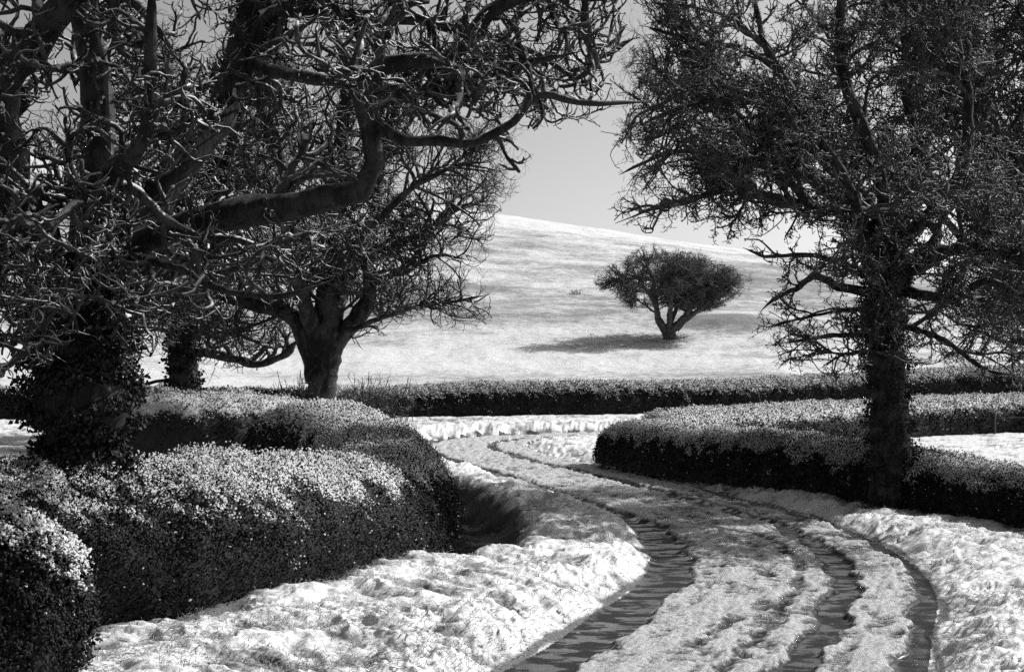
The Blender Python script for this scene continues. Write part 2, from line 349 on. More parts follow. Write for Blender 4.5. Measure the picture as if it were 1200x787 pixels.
def hedge(name, path, n, leaf, label, cat='hedge', group=None, snowy=.5, pw=.75, rough_=.085, seed=1, blobs=.5, top=1.0, sprig=.15, soft=.86, face=-.5):
    r = np.random.default_rng(seed)
    p = path; d = np.gradient(p[:, :2], axis=0); d /= np.linalg.norm(d, axis=1)[:, None]
    nrm = np.stack([d[:, 1], -d[:, 0]], 1)
    L = np.concatenate([[0], np.cumsum(np.linalg.norm(np.diff(p[:, :2], axis=0), axis=1))])
    gz_ = terrain(p[:, 0], p[:, 1])[0]
    gz_ = np.convolve(np.pad(gz_, 8, mode='edge'), np.ones(17) / 17, 'valid')
    endt = np.minimum(1, np.minimum(L, L[-1] - L) / .5) ** .5          # rounded ends
    def surf(i, th):
        """i float index along, th 0..pi across"""
        i0 = np.clip(np.floor(i).astype(int), 0, len(p) - 2); f = i - i0
        lerp = lambda A: A[i0] * (1 - f if A.ndim == 1 else (1 - f)[:, None]) + A[i0 + 1] * (f if A.ndim == 1 else f[:, None])
        c = lerp(p); nn_ = lerp(nrm); dd = lerp(d); g = lerp(gz_); e = lerp(endt); l_ = lerp(L)
        co_, si = np.cos(th), np.sin(th)
        ox = np.sign(co_) * np.abs(co_) ** pw * c[:, 3] / 2; oz = np.abs(si) ** pw * c[:, 2] * top
        bulge = rough_ * (fbm(l_ * 1.1 + seed * 7, th * 2.2, 3) - .5) * 2 + rough_ * .5 * (fbm(l_ * 4 + seed, th * 6, 2) - .5) * 2
        sc = (1 + bulge * .9) * (.35 + .65 * e)
        ox = ox * sc * (1 + .08 * (1 - si)); oz = oz * (1 + bulge * .45) * (.6 + .4 * e)
        pos = np.stack([c[:, 0] + nn_[:, 0] * ox, c[:, 1] + nn_[:, 1] * ox, g - .05 + oz], 1)
        no = np.stack([nn_[:, 0] * co_, nn_[:, 1] * co_, si], 1)
        no = np.sign(no) * np.abs(no) ** 1.2
        no[:, :2] += dd * (1 - e)[:, None] * np.sign(i - len(p) / 2)[:, None]
        return pos, no / (np.linalg.norm(no, axis=1)[:, None] + 1e-9)
    ni, nt_ = max(60, int(L[-1] * 4)), 17
    I, TH = np.meshgrid(np.linspace(0, len(p) - 1.001, ni), np.linspace(0, math.pi, nt_), indexing='ij')
    pos, no = surf(I.ravel(), TH.ravel()); core = pos - no * .05; cup = sst(.2, .97, no[:, 2]); csw = fbm(pos[:, 0] * 3.1 + pos[:, 2] * 3, pos[:, 1] * 3.1 - pos[:, 2] * 2, 3) - .5
    csn = snowy * (face + 1.6 * cup) + 1.3 * csw - .35; core = core + no * (.16 * csw)[:, None]
    ix = np.arange(ni * nt_).reshape(ni, nt_)
    q = np.stack([ix[:-1, :-1], ix[1:, :-1], ix[1:, 1:], ix[:-1, 1:]], -1).reshape(-1, 4)
    caps = [ix[0][None, :], ix[-1][::-1][None, :]]
    root = link(name, mesh(name, core, [q] + caps, True, {'snow': csn}), M_CORE)
    tag(root, label, cat, group)
    # leaves: density follows how close the stretch of hedge is to the lane's viewpoint
    ii = np.linspace(0, len(p) - 1.001, 600); cx = np.interp(ii, np.arange(len(p)), p[:, 0]); cy = np.interp(ii, np.arange(len(p)), p[:, 1])
    dist = np.hypot(cx, cy); wgt = 1 / dist ** 1.3 * (np.abs(cx) < .45 * np.abs(cy) + 2.5); wgt = wgt + wgt.max() * .03
    dl = np.gradient(np.interp(ii, np.arange(len(p)), L)); cdf = np.cumsum(wgt * dl); cdf /= cdf[-1]
    i_ = np.interp(r.random(n), cdf, ii)
    th = r.random(n) * math.pi * 1.0
    pos, no = surf(i_, th)
    depth = r.random(n) ** 2 * .14
    far = np.clip(np.hypot(pos[:, 0], pos[:, 1]) / 14, 1, 6) ** .62
    size = leaf * far * (.6 + .8 * r.random(n))
    spr = r.random(n) < sprig
    pos = pos - no * depth[:, None] + no * (spr * r.random(n) * .07)[:, None]
    up = no[:, 2]
    # snow lies on the top and catches in patches on the shoulders
    patch = fbm(i_ * .9 + 3, th * 5, 3) - .5
    clump = vnoise(pos[:, 0] * 9 + pos[:, 2] * 7, pos[:, 1] * 9 + pos[:, 2] * 8) - .5
    swell = fbm(pos[:, 0] * 3.1 + pos[:, 2] * 3, pos[:, 1] * 3.1 - pos[:, 2] * 2, 3) - .5
    pos = pos + no * (.16 * swell + .07 * clump)[:, None]
    snow = snowy * (face + 1.6 * sst(.2, .97, up)) + .4 * patch + .8 * clump + 1.3 * swell - .7 * depth / .14 + .07 * r.normal(size=n) + 1.0 * (r.random(n) < .012)
    R = rand_rot(n, r)
    nb = int(n * blobs)
    parts = []
    s1 = size[nb:]
    parts.append(scatter(LEAF_V, LEAF_F, pos[nb:], R[nb:], s1 * 1.25, snow[nb:]))
    za = R[:, :, 2] * np.sign((R[:, :, 2] * no).sum(1))[:, None]
    NL = no * soft + za * (1.15 - soft); NL /= np.linalg.norm(NL, axis=1)[:, None]
    ob = np.einsum('nij,kj->nki', R[:nb], OCT_V); NB = no[:nb, None] * soft + ob * (1.15 - soft)
    NN = np.vstack([np.repeat(NL[nb:], 5, axis=0), NB.reshape(-1, 3)])
    # blunt snow-capped shoots
    s0 = size[:nb, None] * np.array([.62, .36, .30]) * (.7 + .6 * r.random((nb, 3)))
    parts.append(scatter(OCT_V, OCT_F, pos[:nb], R[:nb], s0, snow[:nb] + .05))
    v, f, a = join(parts)
    fo = link('foliage', mesh('foliage', v, f, True, {'snow': a}, NN), M_HEDGE, root)
    return root

hedge('hedge', HA, 560000, .0205, 'large clipped hedge beside the thick ivy-clad trunk, its top snowy and its face almost black', seed=2, snowy=.62, group='hedges along the lane')
hedge('hedge', HB, 110000, .022, 'rounded snow-capped hedge below the short trunk on the left, behind the curving near hedge', seed=3, face=-.2, snowy=.8, group='hedges along the lane', blobs=.35)
hedge('hedge', HC_, 320000, .018, 'dark hedge that the tall twiggy roadside tree grows out of', seed=4, face=-.15, snowy=.62, group='hedges along the lane', blobs=.35)
hedge('hedge', HE, 110000, .021, 'low pale-topped hedge running off to the right behind the dark roadside hedge', seed=5, face=-.1, snowy=.9, group='hedges along the lane', blobs=.3)
hedge('hedge', HD, 180000, .020, 'long level hedge crossing the picture at the foot of the snowy hill', seed=6, face=.02, snowy=.7, group='hedges along the lane', blobs=.3)
hedge('hedge', HF, 30000, .030, 'far thin hedge seen through the gap behind the thick ivy-clad trunk', seed=7, snowy=.40, group='hedges along the lane', blobs=.3)
HN = smooth_path([(-6.4, 7.6, 1.4, 1.3), (-4.8, 8.5, 1.38, 1.3), (-3.8, 9.3, 1.32, 1.25), (-3.05, 9.95, 1.12, 1.05)], 60)
hedge('shrub', HN, 140000, .029, 'nearest leafy shrub with big snow-laden leaves at the lower left corner', 'shrub', seed=8, snowy=.62, blobs=.75, rough_=.18, sprig=.3, soft=.5)

# ------------------------------------------------------------------ tubes and trees
def tubes(Pm, Rm, sides):
    """Pm (N,K,3), Rm (N,K) -> verts, quads"""
    Nn, K, _ = Pm.shape
    T = np.gradient(Pm, axis=1); T /= np.linalg.norm(T, axis=2)[..., None] + 1e-9
    ref = np.zeros((Nn, 1, 3)); mean = T.mean(1); k = np.argmin(np.abs(mean), axis=1); ref[np.arange(Nn), 0, k] = 1
    A = np.cross(T, ref); A /= np.linalg.norm(A, axis=2)[..., None] + 1e-9
    B = np.cross(T, A)
    ang = np.arange(sides) / sides * 2 * math.pi
    V = Pm[:, :, None, :] + Rm[:, :, None, None] * (A[:, :, None, :] * np.cos(ang)[None, None, :, None] + B[:, :, None, :] * np.sin(ang)[None, None, :, None])
    ix = np.arange(Nn * K * sides).reshape(Nn, K, sides); nx = np.roll(ix, -1, axis=2)
    Qd = np.stack([ix[:, :-1], nx[:, :-1], nx[:, 1:], ix[:, 1:]], -1).reshape(-1, 4)
    caps = ix[:, -1]
    return V.reshape(-1, 3), Qd, caps
def tube_mesh(name, batches, mat, parent, sides):
    Vs, Fs = [], []; o = 0
    for (Pm, Rm), sd in zip(batches, sides):
        v, q, c = tubes(Pm, Rm, sd); Vs.append(v); Fs.append(q + o); Fs.append(c + o); o += len(v)
    return link(name, mesh(name, np.vstack(Vs), Fs, True), mat, parent)

def inpoly(x, z_, poly):
    inside = np.zeros(len(x), bool); n = len(poly); j = n - 1
    for i in range(n):
        xi, zi = poly[i]; xj, zj = poly[j]
        c = ((zi > z_) != (zj > z_)) & (x < (xj - xi) * (z_ - zi) / (zj - zi + 1e-12) + xi)
        inside ^= c; j = i
    return inside

def grow(parents, n, length, r_max, K, r, ang=(35, 75), jit=.28, up=.05, tipup=.15, t0=.12, poly=None, shape=1.0, rtip=.4, center=None, ylim=None, out=0.0):
    """children off a list of parent batches (P,R)"""
    PP = [p for p in parents]
    Ls = [np.linalg.norm(np.diff(p[0], axis=1), axis=2).sum(1) for p in PP]
    w_ = np.concatenate(Ls); own = np.concatenate([np.full(len(l), i) for i, l in enumerate(Ls)]); loc = np.concatenate([np.arange(len(l)) for l in Ls])
    over = 1.6 if poly is not None else 1.0
    m_ = int(n * over); ch = r.choice(len(w_), m_, p=w_ / w_.sum())
    tt = t0 + (1 - t0) * r.random(m_) ** .8
    start = np.zeros((m_, 3)); tan = np.zeros((m_, 3)); rad = np.zeros(m_); pl = np.zeros(m_)
    for b, (Pm, Rm) in enumerate(PP):
        s_ = np.where(own[ch] == b)[0]
        if not len(s_): continue
        li = loc[ch[s_]]; K_ = Pm.shape[1]; f = tt[s_] * (K_ - 1); i0 = np.minimum(f.astype(int), K_ - 2); f = f - i0
        start[s_] = Pm[li, i0] * (1 - f)[:, None] + Pm[li, i0 + 1] * f[:, None]
        tan[s_] = Pm[li, i0 + 1] - Pm[li, i0]; rad[s_] = Rm[li, i0] * (1 - f) + Rm[li, i0 + 1] * f; pl[s_] = w_[ch[s_]]
    tan /= np.linalg.norm(tan, axis=1)[:, None] + 1e-9
    rp = r.normal(size=(m_, 3)); rp -= (rp * tan).sum(1)[:, None] * tan; rp /= np.linalg.norm(rp, axis=1)[:, None]
    a = np.radians(ang[0] + (ang[1] - ang[0]) * r.random(m_))
    D = tan * np.cos(a)[:, None] + rp * np.sin(a)[:, None]
    if center is not None and out > 0:
        ov = start - np.array(center); ov /= np.linalg.norm(ov, axis=1)[:, None] + 1e-9; D = D + ov * out; D /= np.linalg.norm(D, axis=1)[:, None]
    ln = length * (.55 + .75 * r.random(m_)) * (1 - .35 * tt * shape)
    r0 = np.minimum(rad * .75, r_max * (.7 + .5 * r.random(m_)))
    step = ln / (K - 1); pts = [start]; p_ = start.copy()
    UP = np.array([0, 0, 1.0])
    A_ = jit * r.normal(size=(m_, 3))
    for k in range(1, K):
        A_ = .45 * A_ + .85 * jit * r.normal(size=(m_, 3))
        D = D + A_ + UP * (up + tipup * k / K)
        D /= np.linalg.norm(D, axis=1)[:, None]
        p_ = p_ + D * step[:, None]; pts.append(p_)
    Pm = np.stack(pts, 1)
    tpr = np.linspace(1, rtip, K)[None] * (1 + .10 * r.normal(size=(m_, K)))
    Rm = r0[:, None] * tpr
    if poly is not None:
        e = Pm[:, -1]; mid = Pm[:, K // 2]
        ok = inpoly(e[:, 0], e[:, 2], poly) & inpoly(mid[:, 0], mid[:, 2], poly)
        if r_max < .03: ok |= r.random(m_) < .02
        if ylim is not None: ok &= np.abs(e[:, 1] - ylim[0]) < ylim[1]
        Pm, Rm = Pm[ok][:n], Rm[ok][:n]
    return Pm, Rm

def limb_curve(pts, r0, r1, r, K=26, wob=.04):
    """pts world points -> one smooth gnarled limb"""
    c = smooth_path([list(p) for p in pts], K * 4)
    seg = np.concatenate([[0], np.cumsum(np.linalg.norm(np.diff(c, axis=0), axis=1))])
    s_ = np.linspace(0, seg[-1], K); c = np.stack([np.interp(s_, seg, c[:, i]) for i in range(3)], 1)
    nz_ = r.normal(size=(K, 3)); nz_ = (nz_ + np.roll(nz_, 1, 0)) * .5; nz_[0] = 0; c = c + nz_ * wob * r0 * 3
    tt = np.linspace(0, 1, K)
    R = r0 + (r1 - r0) * tt ** .8
    k_ = r.normal(size=K); k_ = (k_ + np.roll(k_, 1)) * .6; R = R * (1 + .10 * k_)
    if r1 < .2: R = R * (1 - .85 * sst(.88, 1.0, tt))
    return c[None], R[None]

def ivy_on(curves, n, size, parent, r, spread=.10, snow=0.1):
    pos = []; nrm = []
    tot = sum(np.linalg.norm(np.diff(c[0][0], axis=0), axis=1).sum() for c in curves)
    for Pm, Rm in curves:
        L = np.linalg.norm(np.diff(Pm[0], axis=0), axis=1).sum(); k = int(n * L / tot); K = Pm.shape[1]
        f = r.random(k) * (K - 1.001); i0 = f.astype(int); f -= i0
        c = Pm[0][i0] * (1 - f)[:, None] + Pm[0][i0 + 1] * f[:, None]; rd = Rm[0][i0] * (1 - f) + Rm[0][i0 + 1] * f
        v = r.normal(size=(k, 3)); t_ = Pm[0][i0 + 1] - Pm[0][i0]; t_ /= np.linalg.norm(t_, axis=1)[:, None]
        v -= (v * t_).sum(1)[:, None] * t_; v /= np.linalg.norm(v, axis=1)[:, None]
        lump = .75 + .9 * vnoise(c[:, 2] * 3 + v[:, 0] * 2, v[:, 1] * 3 + 5)
        pos.append(c + v * (rd + spread * lump * r.random(k))[:, None]); nrm.append(v)
    pos = np.vstack(pos); k = len(pos)
    v, f, a = join([scatter(LEAF_V, LEAF_F, pos, rand_rot(k, r), size * (.6 + .8 * r.random(k)), snow + .3 * (r.random(k) - .5))])
    return link('ivy', mesh('ivy', v, f, True, {'snow': a}), M_IVY, parent)

def tree(name, label, base, trunk, limbs, poly, levels, mats, seed, group=None, ivy=None, cat='tree', sides=(6, 5, 4, 3, 3), ydep=4.0, extra=None, crown_z=None):
    """base (x, y); trunk = list of (P, R) specs; limbs = list of (pts, r0, r1)"""
    r = np.random.default_rng(seed)
    root = empty(name, (base[0], base[1], base[2])); tag(root, label, cat, group)
    off = np.array(base)
    Mb, Mt = mats
    tc = [limb_curve(p, a, b, r, K=30, wob=.03) for p, a, b in trunk]
    for Pm, Rm in tc: Rm[0] *= 1 + .45 * np.exp(-np.linspace(0, 14, Rm.shape[1])) * (Pm[0, 0, 2] < base[2] + .5)
    lc = [limb_curve(p, a, b, r, wob=.05) for p, a, b in limbs]
    loc = lambda B: (B[0] - off, B[1])
    tube_mesh('trunk', [loc(b) for b in tc], Mb, root, [16] * len(tc))
    for b in lc: tube_mesh('limb', [loc(b)], Mb, root, [10])
    allp = lc + tc[-1:] if not extra else lc + tc
    batches = []; prev = allp
    for i, lv in enumerate(levels):
        src = prev if i == 0 else ([batches[-1]] * 3 + (batches[-2:-1] if i > 1 else lc))
        b = grow(src, poly=poly, r=r, center=(base[0], base[1], crown_z if crown_z else base[2] + 2), ylim=(base[1], ydep), **lv); batches.append(b)
    tube_mesh('crown', [loc(b) for b in batches], Mt, root, sides[:len(batches)])
    if ivy:
        cs = [loc(tc[0])] + [loc(lc[i]) for i in ivy.get('limbs', [])]
        ivy_on(cs, ivy['n'], ivy['size'], root, r, ivy.get('spread', .12), ivy.get('snow', .1))
    return root, batches

def pts(Y, L):
    """traced points (x, y[, dY]) at depth Y"""
    return [P(q[0], q[1], Y + (q[2] if len(q) > 2 else 0)) for q in L]
def poly(Y, L): return [(P(x, y, Y)[0], P(x, y, Y)[2]) for x, y in L]

# -- 1. thick ivy-clad tree at the left, limbs reaching over the lane
Y1 = 12.6
b1 = P(92, 0, Y1); z1 = gz(b1[0], Y1); base1 = (b1[0], Y1, z1)
tr1 = [([(b1[0] + .02, Y1, z1 - .3), tuple(P(92, 560, Y1)), tuple(P(95, 450, Y1)), tuple(P(92, 380, Y1)), tuple(P(100, 310, Y1))], .38, .34)]
lm1 = [(pts(Y1, [(98, 340), (150, 290, -.2), (215, 262, -.5), (280, 250, -.8), (345, 240, -1.1), (400, 226, -1.3), (436, 212, -1.4), (430, 150, -1.4), (424, 98, -1.3), (470, 72, -1.3), (515, 76, -1.3), (545, 52, -1.3), (575, 14, -1.2), (640, -10, -1.2), (720, -6, -1.0), (800, 4, -.8)]), .17, .045),
       (pts(Y1, [(105, 320), (160, 260, .3), (205, 200, .5), (255, 140, .7), (290, 70, .8), (330, 10, .8), (380, -60, .8), (430, -150, 1)]), .19, .08),
       (pts(Y1, [(85, 330), (40, 270, -.6), (5, 190, -1.1), (0, 120, -1.4), (40, 50, -1.6), (95, -10, -1.8), (170, -80, -2)]), .17, .10),
       (pts(Y1, [(290, 70, .8), (350, 90, .2), (430, 100, -.6), (520, 108, -.9), (600, 80, -1), (680, 60, -1)]), .07, .03),
       (pts(Y1, [(425, 130, -1.4), (470, 162, -1.5), (520, 166, -1.6), (560, 166, -1.6), (600, 145, -1.6), (632, 112, -1.5), (690, 122, -1.5), (760, 118, -1.3)]), .055, .018),
       (pts(Y1, [(520, 30, .4), (580, 50, .8), (640, 90, 1), (700, 70, 1), (750, 40, 1)]), .05, .02),
       (pts(Y1, [(515, 76, -1.3), (560, 100, -.8), (610, 110, -.4), (650, 130, -.2)]), .045, .015),
       (pts(Y1, [(130, 300), (200, 310, -1), (260, 340, -1.6), (330, 345, -2), (390, 330, -2.1)]), .06, .02),
       (pts(Y1, [(90, 320), (130, 220, -1.2), (175, 150, -1.8), (178, 60, -2.0), (176, -40, -2.1)]), .09, .04),
       (pts(Y1, [(110, 310), (60, 360, -1.0), (20, 420, -1.4), (-20, 440, -1.6)]), .06, .02),
       (pts(Y1, [(330, 10, .8), (420, 20, .6), (520, 30, .4), (620, 60, .3), (700, 110, .2)]), .08, .02),
       (pts(Y1, [(95, 330, 0), (180, 340, 1.5), (280, 300, 2.5), (400, 260, 3)]), .09, .03),
       (pts(Y1, [(95, 330, 0), (10, 300, 1.5), (-120, 240, 2.0), (-250, 120, 2.2)]), .14, .05),
       (pts(Y1, [(100, 300, 0), (120, 160, 1.2), (110, 20, 2), (90, -150, 2.2)]), .16, .06)]
poly1 = poly(Y1, [(-350, 470), (-420, -300), (300, -420), (700, -300), (860, -30), (790, 25), (745, 60), (745, 125), (700, 150), (655, 140), (640, 185), (600, 235), (560, 225), (500, 200), (450, 255), (420, 330), (300, 385), (190, 430), (150, 400), (60, 500), (0, 520)])
lev1 = [dict(n=90, length=1.25, r_max=.055, K=12, jit=.26, up=.02, tipup=.0, rtip=.5),
        dict(n=560, length=.72, r_max=.030, K=10, jit=.32, up=.0, tipup=.04, rtip=.6),
        dict(n=2700, length=.40, r_max=.021, K=9, jit=.30, up=.0, tipup=.16, rtip=.6),
        dict(n=9500, length=.18, r_max=.0115, K=6, jit=.30, up=.0, tipup=.3, rtip=.5, ang=(30, 70))]
t1, bt1 = tree('tree', 'huge gnarled tree with thick ivy-clad trunk rising from the near hedge', base1, tr1, lm1, poly1, lev1,
               (M_BARK_NEAR, M_TWIG_NEAR), 21, 'bare trees', ivy=dict(n=26000, size=.055, spread=.13, limbs=[], snow=-.1), ydep=3.6)

ru_ = np.random.default_rng(91)  # unseen upper limbs and twigs, added to shade the near tree's visible crown
shade_limbs = [limb_curve([np.array(q) for q in L], a, .03, ru_, K=16) for L, a in [
    ([(-2.75, 13.3, 4.6), (-2.0, 13.8, 7.2), (-.4, 14.4, 8.8), (1.6, 15, 9.8), (3.4, 15.4, 10.2)], .14),
    ([(-2.2, 13.4, 5.7), (-2.4, 14.6, 8.4), (-1.6, 15.8, 10.4), (-.4, 16.6, 11.8)], .13),
    ([(-3.77, 12.7, 3.2), (-3.8, 12.9, 5.0), (-4.4, 13.0, 7.4), (-4.2, 13.6, 9.8), (-3.4, 14.6, 11.8)], .16),
    ([(-2.2, 13.3, 6.6), (-.8, 12.8, 7.8), (1.0, 12.9, 8.6), (2.6, 13.4, 9.0)], .10),
    ([(-4.2, 12.6, 6.4), (-5.8, 12.4, 8.2), (-7.0, 12.6, 9.6)], .12),
    ([(-2.0, 13.8, 7.2), (-1.0, 12.4, 8.8), (.6, 11.8, 9.8)], .09)]]
shade_twigs = [grow(shade_limbs, 110, 1.5, .05, 8, ru_, jit=.2, t0=.25)]
shade_twigs.append(grow(shade_twigs[-1:] * 3 + shade_limbs, 700, .9, .03, 7, ru_, jit=.26)); shade_twigs.append(grow(shade_twigs[-1:], 4200, .5, .02, 6, ru_, jit=.28, tipup=.1))
shade_twigs.append(grow(shade_twigs[-1:], 9000, .2, .013, 4, ru_, jit=.28, tipup=.2))
for b in shade_limbs: tube_mesh('limb', [(b[0] - np.array(base1), b[1])], M_BARK_NEAR, t1, [9])
tube_mesh('crown', [(b[0] - np.array(base1), b[1]) for b in shade_twigs], M_TWIG_NEAR, t1, [5, 4, 3, 3])  # added twigs above the view that block sun from the lower crown
def snow_lumps(root, base, batches, n, size, r, thr=.35):
    ps, rs = [], []
    for Pm, Rm in batches:
        ps.append(Pm.reshape(-1, 3)); rs.append(Rm.ravel())
    ps = np.vstack(ps) - np.array(base); rs = np.concatenate(rs)
    g = vnoise(ps[:, 0] * 2.3 + ps[:, 2], ps[:, 1] * 2.3 + ps[:, 2] * 1.7); w_ = np.clip(g - .35, .02, 1) ** 2
    k = r.choice(len(ps), n, p=w_ / w_.sum(), replace=False)
    sz = rs[k][:, None] * np.array([1.5, 1.05, .8]) * (.7 + .7 * r.random((n, 1))) + size
    pos = ps[k] + np.array([0, 0, 1.0]) * (rs[k] * .9)[:, None]
    v, f, a = join([scatter(OCT_V, OCT_F, pos, rand_rot(n, r), sz, np.full(n, 1.2))])
    link('snow', mesh('snow', v, f, True, {'snow': a}), M_HEDGE, root)
snow_lumps(t1, base1, bt1[1:], 2600, .008, np.random.default_rng(77))

# -- 2. pollarded tree behind the hedge bend
Y2 = 38.
b2 = P(377, 0, Y2); z2 = gz(b2[0], Y2); base2 = (b2[0], Y2, z2)
tr2 = [([(b2[0] - .05, Y2, z2 - .3), tuple(P(374, 470, Y2)), tuple(P(378, 440, Y2)), tuple(P(380, 405, Y2)), tuple(P(385, 375, Y2)), tuple(P(386, 340, Y2))], .45, .34)]
lm2 = [(pts(Y2, [(372, 445), (364, 410), (350, 384), (334, 367), (312, 358), (285, 352), (250, 342), (215, 346), (180, 345), (150, 338)]), .33, .05),
       (pts(Y2, [(380, 440), (393, 402), (411, 378), (432, 352), (436, 330), (430, 300), (455, 285), (490, 278), (520, 250), (560, 230)]), .34, .04),
       (pts(Y2, [(378, 385), (385, 340), (388, 290, 1), (398, 220, 1), (402, 140, 1.5), (415, 60, 1.5)]), .36, .12),
       (pts(Y2, [(370, 390), (355, 350, -1), (340, 290, -2), (335, 210, -2), (310, 140, -2), (300, 60, -2)]), .28, .10),
       (pts(Y2, [(390, 385), (412, 320, 1), (440, 240, 2), (455, 160, 2), (480, 80, 2)]), .24, .08),
       (pts(Y2, [(398, 392), (440, 375, -1), (490, 360, -1.5), (540, 352, -1.5), (570, 345, -2)]), .10, .03),
       (pts(Y2, [(436, 330), (470, 320, -1), (510, 300, -1), (550, 305, -1)]), .12, .03),
       (pts(Y2, [(385, 330), (450, 250, -2), (520, 200, -2), (580, 190, -2)]), .14, .04)]
poly2 = poly(Y2, [(150, 410), (120, 250), (180, 80), (280, -60), (480, -80), (600, 60), (640, 150), (628, 215), (590, 245), (575, 290), (572, 330), (583, 375), (540, 400), (490, 372), (450, 395), (420, 415), (400, 360), (340, 360), (320, 385), (290, 425), (230, 430)])
lev2 = [dict(n=160, length=2.2, r_max=.07, K=10, jit=.22, up=.02, tipup=.02, ang=(25, 60), out=.2),
        dict(n=1000, length=1.2, r_max=.034, K=9, jit=.26, out=.2, up=.0, tipup=.05, rtip=.5),
        dict(n=4200, length=.75, r_max=.024, K=7, jit=.26, up=.0, tipup=.12, rtip=.6),
        dict(n=11000, length=.36, r_max=.014, K=5, jit=.25, up=.0, tipup=.2, rtip=.8, ang=(30, 60))]
t2, _ = tree('tree', 'stout forked pollard tree with pale bark, standing behind the hedge left of the lane', base2, tr2, lm2, poly2, lev2, (M_BARK_MID, M_TWIG_MID), 22, 'bare trees', ydep=6,
             sides=(6, 4, 3, 3))

# -- 3. darker tree further left
Y3 = 42.
b3 = P(216, 0, Y3); z3 = gz(b3[0], Y3); base3 = (b3[0], Y3, z3)
tr3 = [([(b3[0], Y3, z3 - .3), tuple(P(216, 470, Y3)), tuple(P(216, 440, Y3)), tuple(P(213, 400, Y3)), tuple(P(218, 350, Y3)), tuple(P(222, 300, Y3))], .46, .36)]
lm3 = [(pts(Y3, [(225, 412), (250, 415, -.5), (280, 422, -1), (305, 426, -1), (330, 418, -1), (345, 405, -1), (352, 396, -1)]), .16, .10),
       (pts(Y3, [(215, 370), (175, 340), (140, 320), (95, 330), (60, 345)]), .18, .05),
       (pts(Y3, [(220, 320), (210, 240), (190, 150), (170, 60)]), .30, .09),
       (pts(Y3, [(222, 310), (250, 250), (270, 170), (300, 80)]), .28, .08),
       (pts(Y3, [(222, 340), (260, 310, 1), (290, 270, 2), (330, 230, 3)]), .18, .05),
       (pts(Y3, [(215, 345), (180, 280, 1), (120, 220, 2), (60, 160, 3)]), .20, .05),
       (pts(Y3, [(212, 395), (180, 385, -1), (150, 400, -2), (130, 425, -2)]), .09, .03),
       (pts(Y3, [(222, 395), (262, 375, -2), (300, 380, -3), (330, 365, -3)]), .12, .03)]
poly3 = poly(Y3, [(-40, 440), (-80, 200), (0, 40), (150, -60), (330, -40), (400, 120), (380, 330), (350, 400), (300, 440), (270, 460), (240, 420), (190, 420), (170, 455), (120, 450), (100, 420), (50, 440)])
lev3 = [dict(n=160, length=2.4, r_max=.085, K=9, jit=.26, up=.02, tipup=.0),
        dict(n=900, length=1.4, r_max=.045, K=8, jit=.28, up=-.02, tipup=.0, rtip=.5),
        dict(n=4800, length=.8, r_max=.026, K=6, jit=.28, up=-.04, tipup=.10, rtip=.6),
        dict(n=13000, length=.4, r_max=.017, K=4, jit=.25, up=-.02, tipup=.2, rtip=.8, ang=(30, 60))]
t3, _ = tree('tree', 'darker bare tree with upright trunk and one low crooked limb, behind the rounded snow-capped hedge', base3, tr3, lm3, poly3, lev3, (M_BARK_MID, M_TWIG_MID), 23, 'bare trees', ydep=6,
             sides=(6, 4, 3, 3), ivy=dict(n=4000, size=.12, spread=.12))

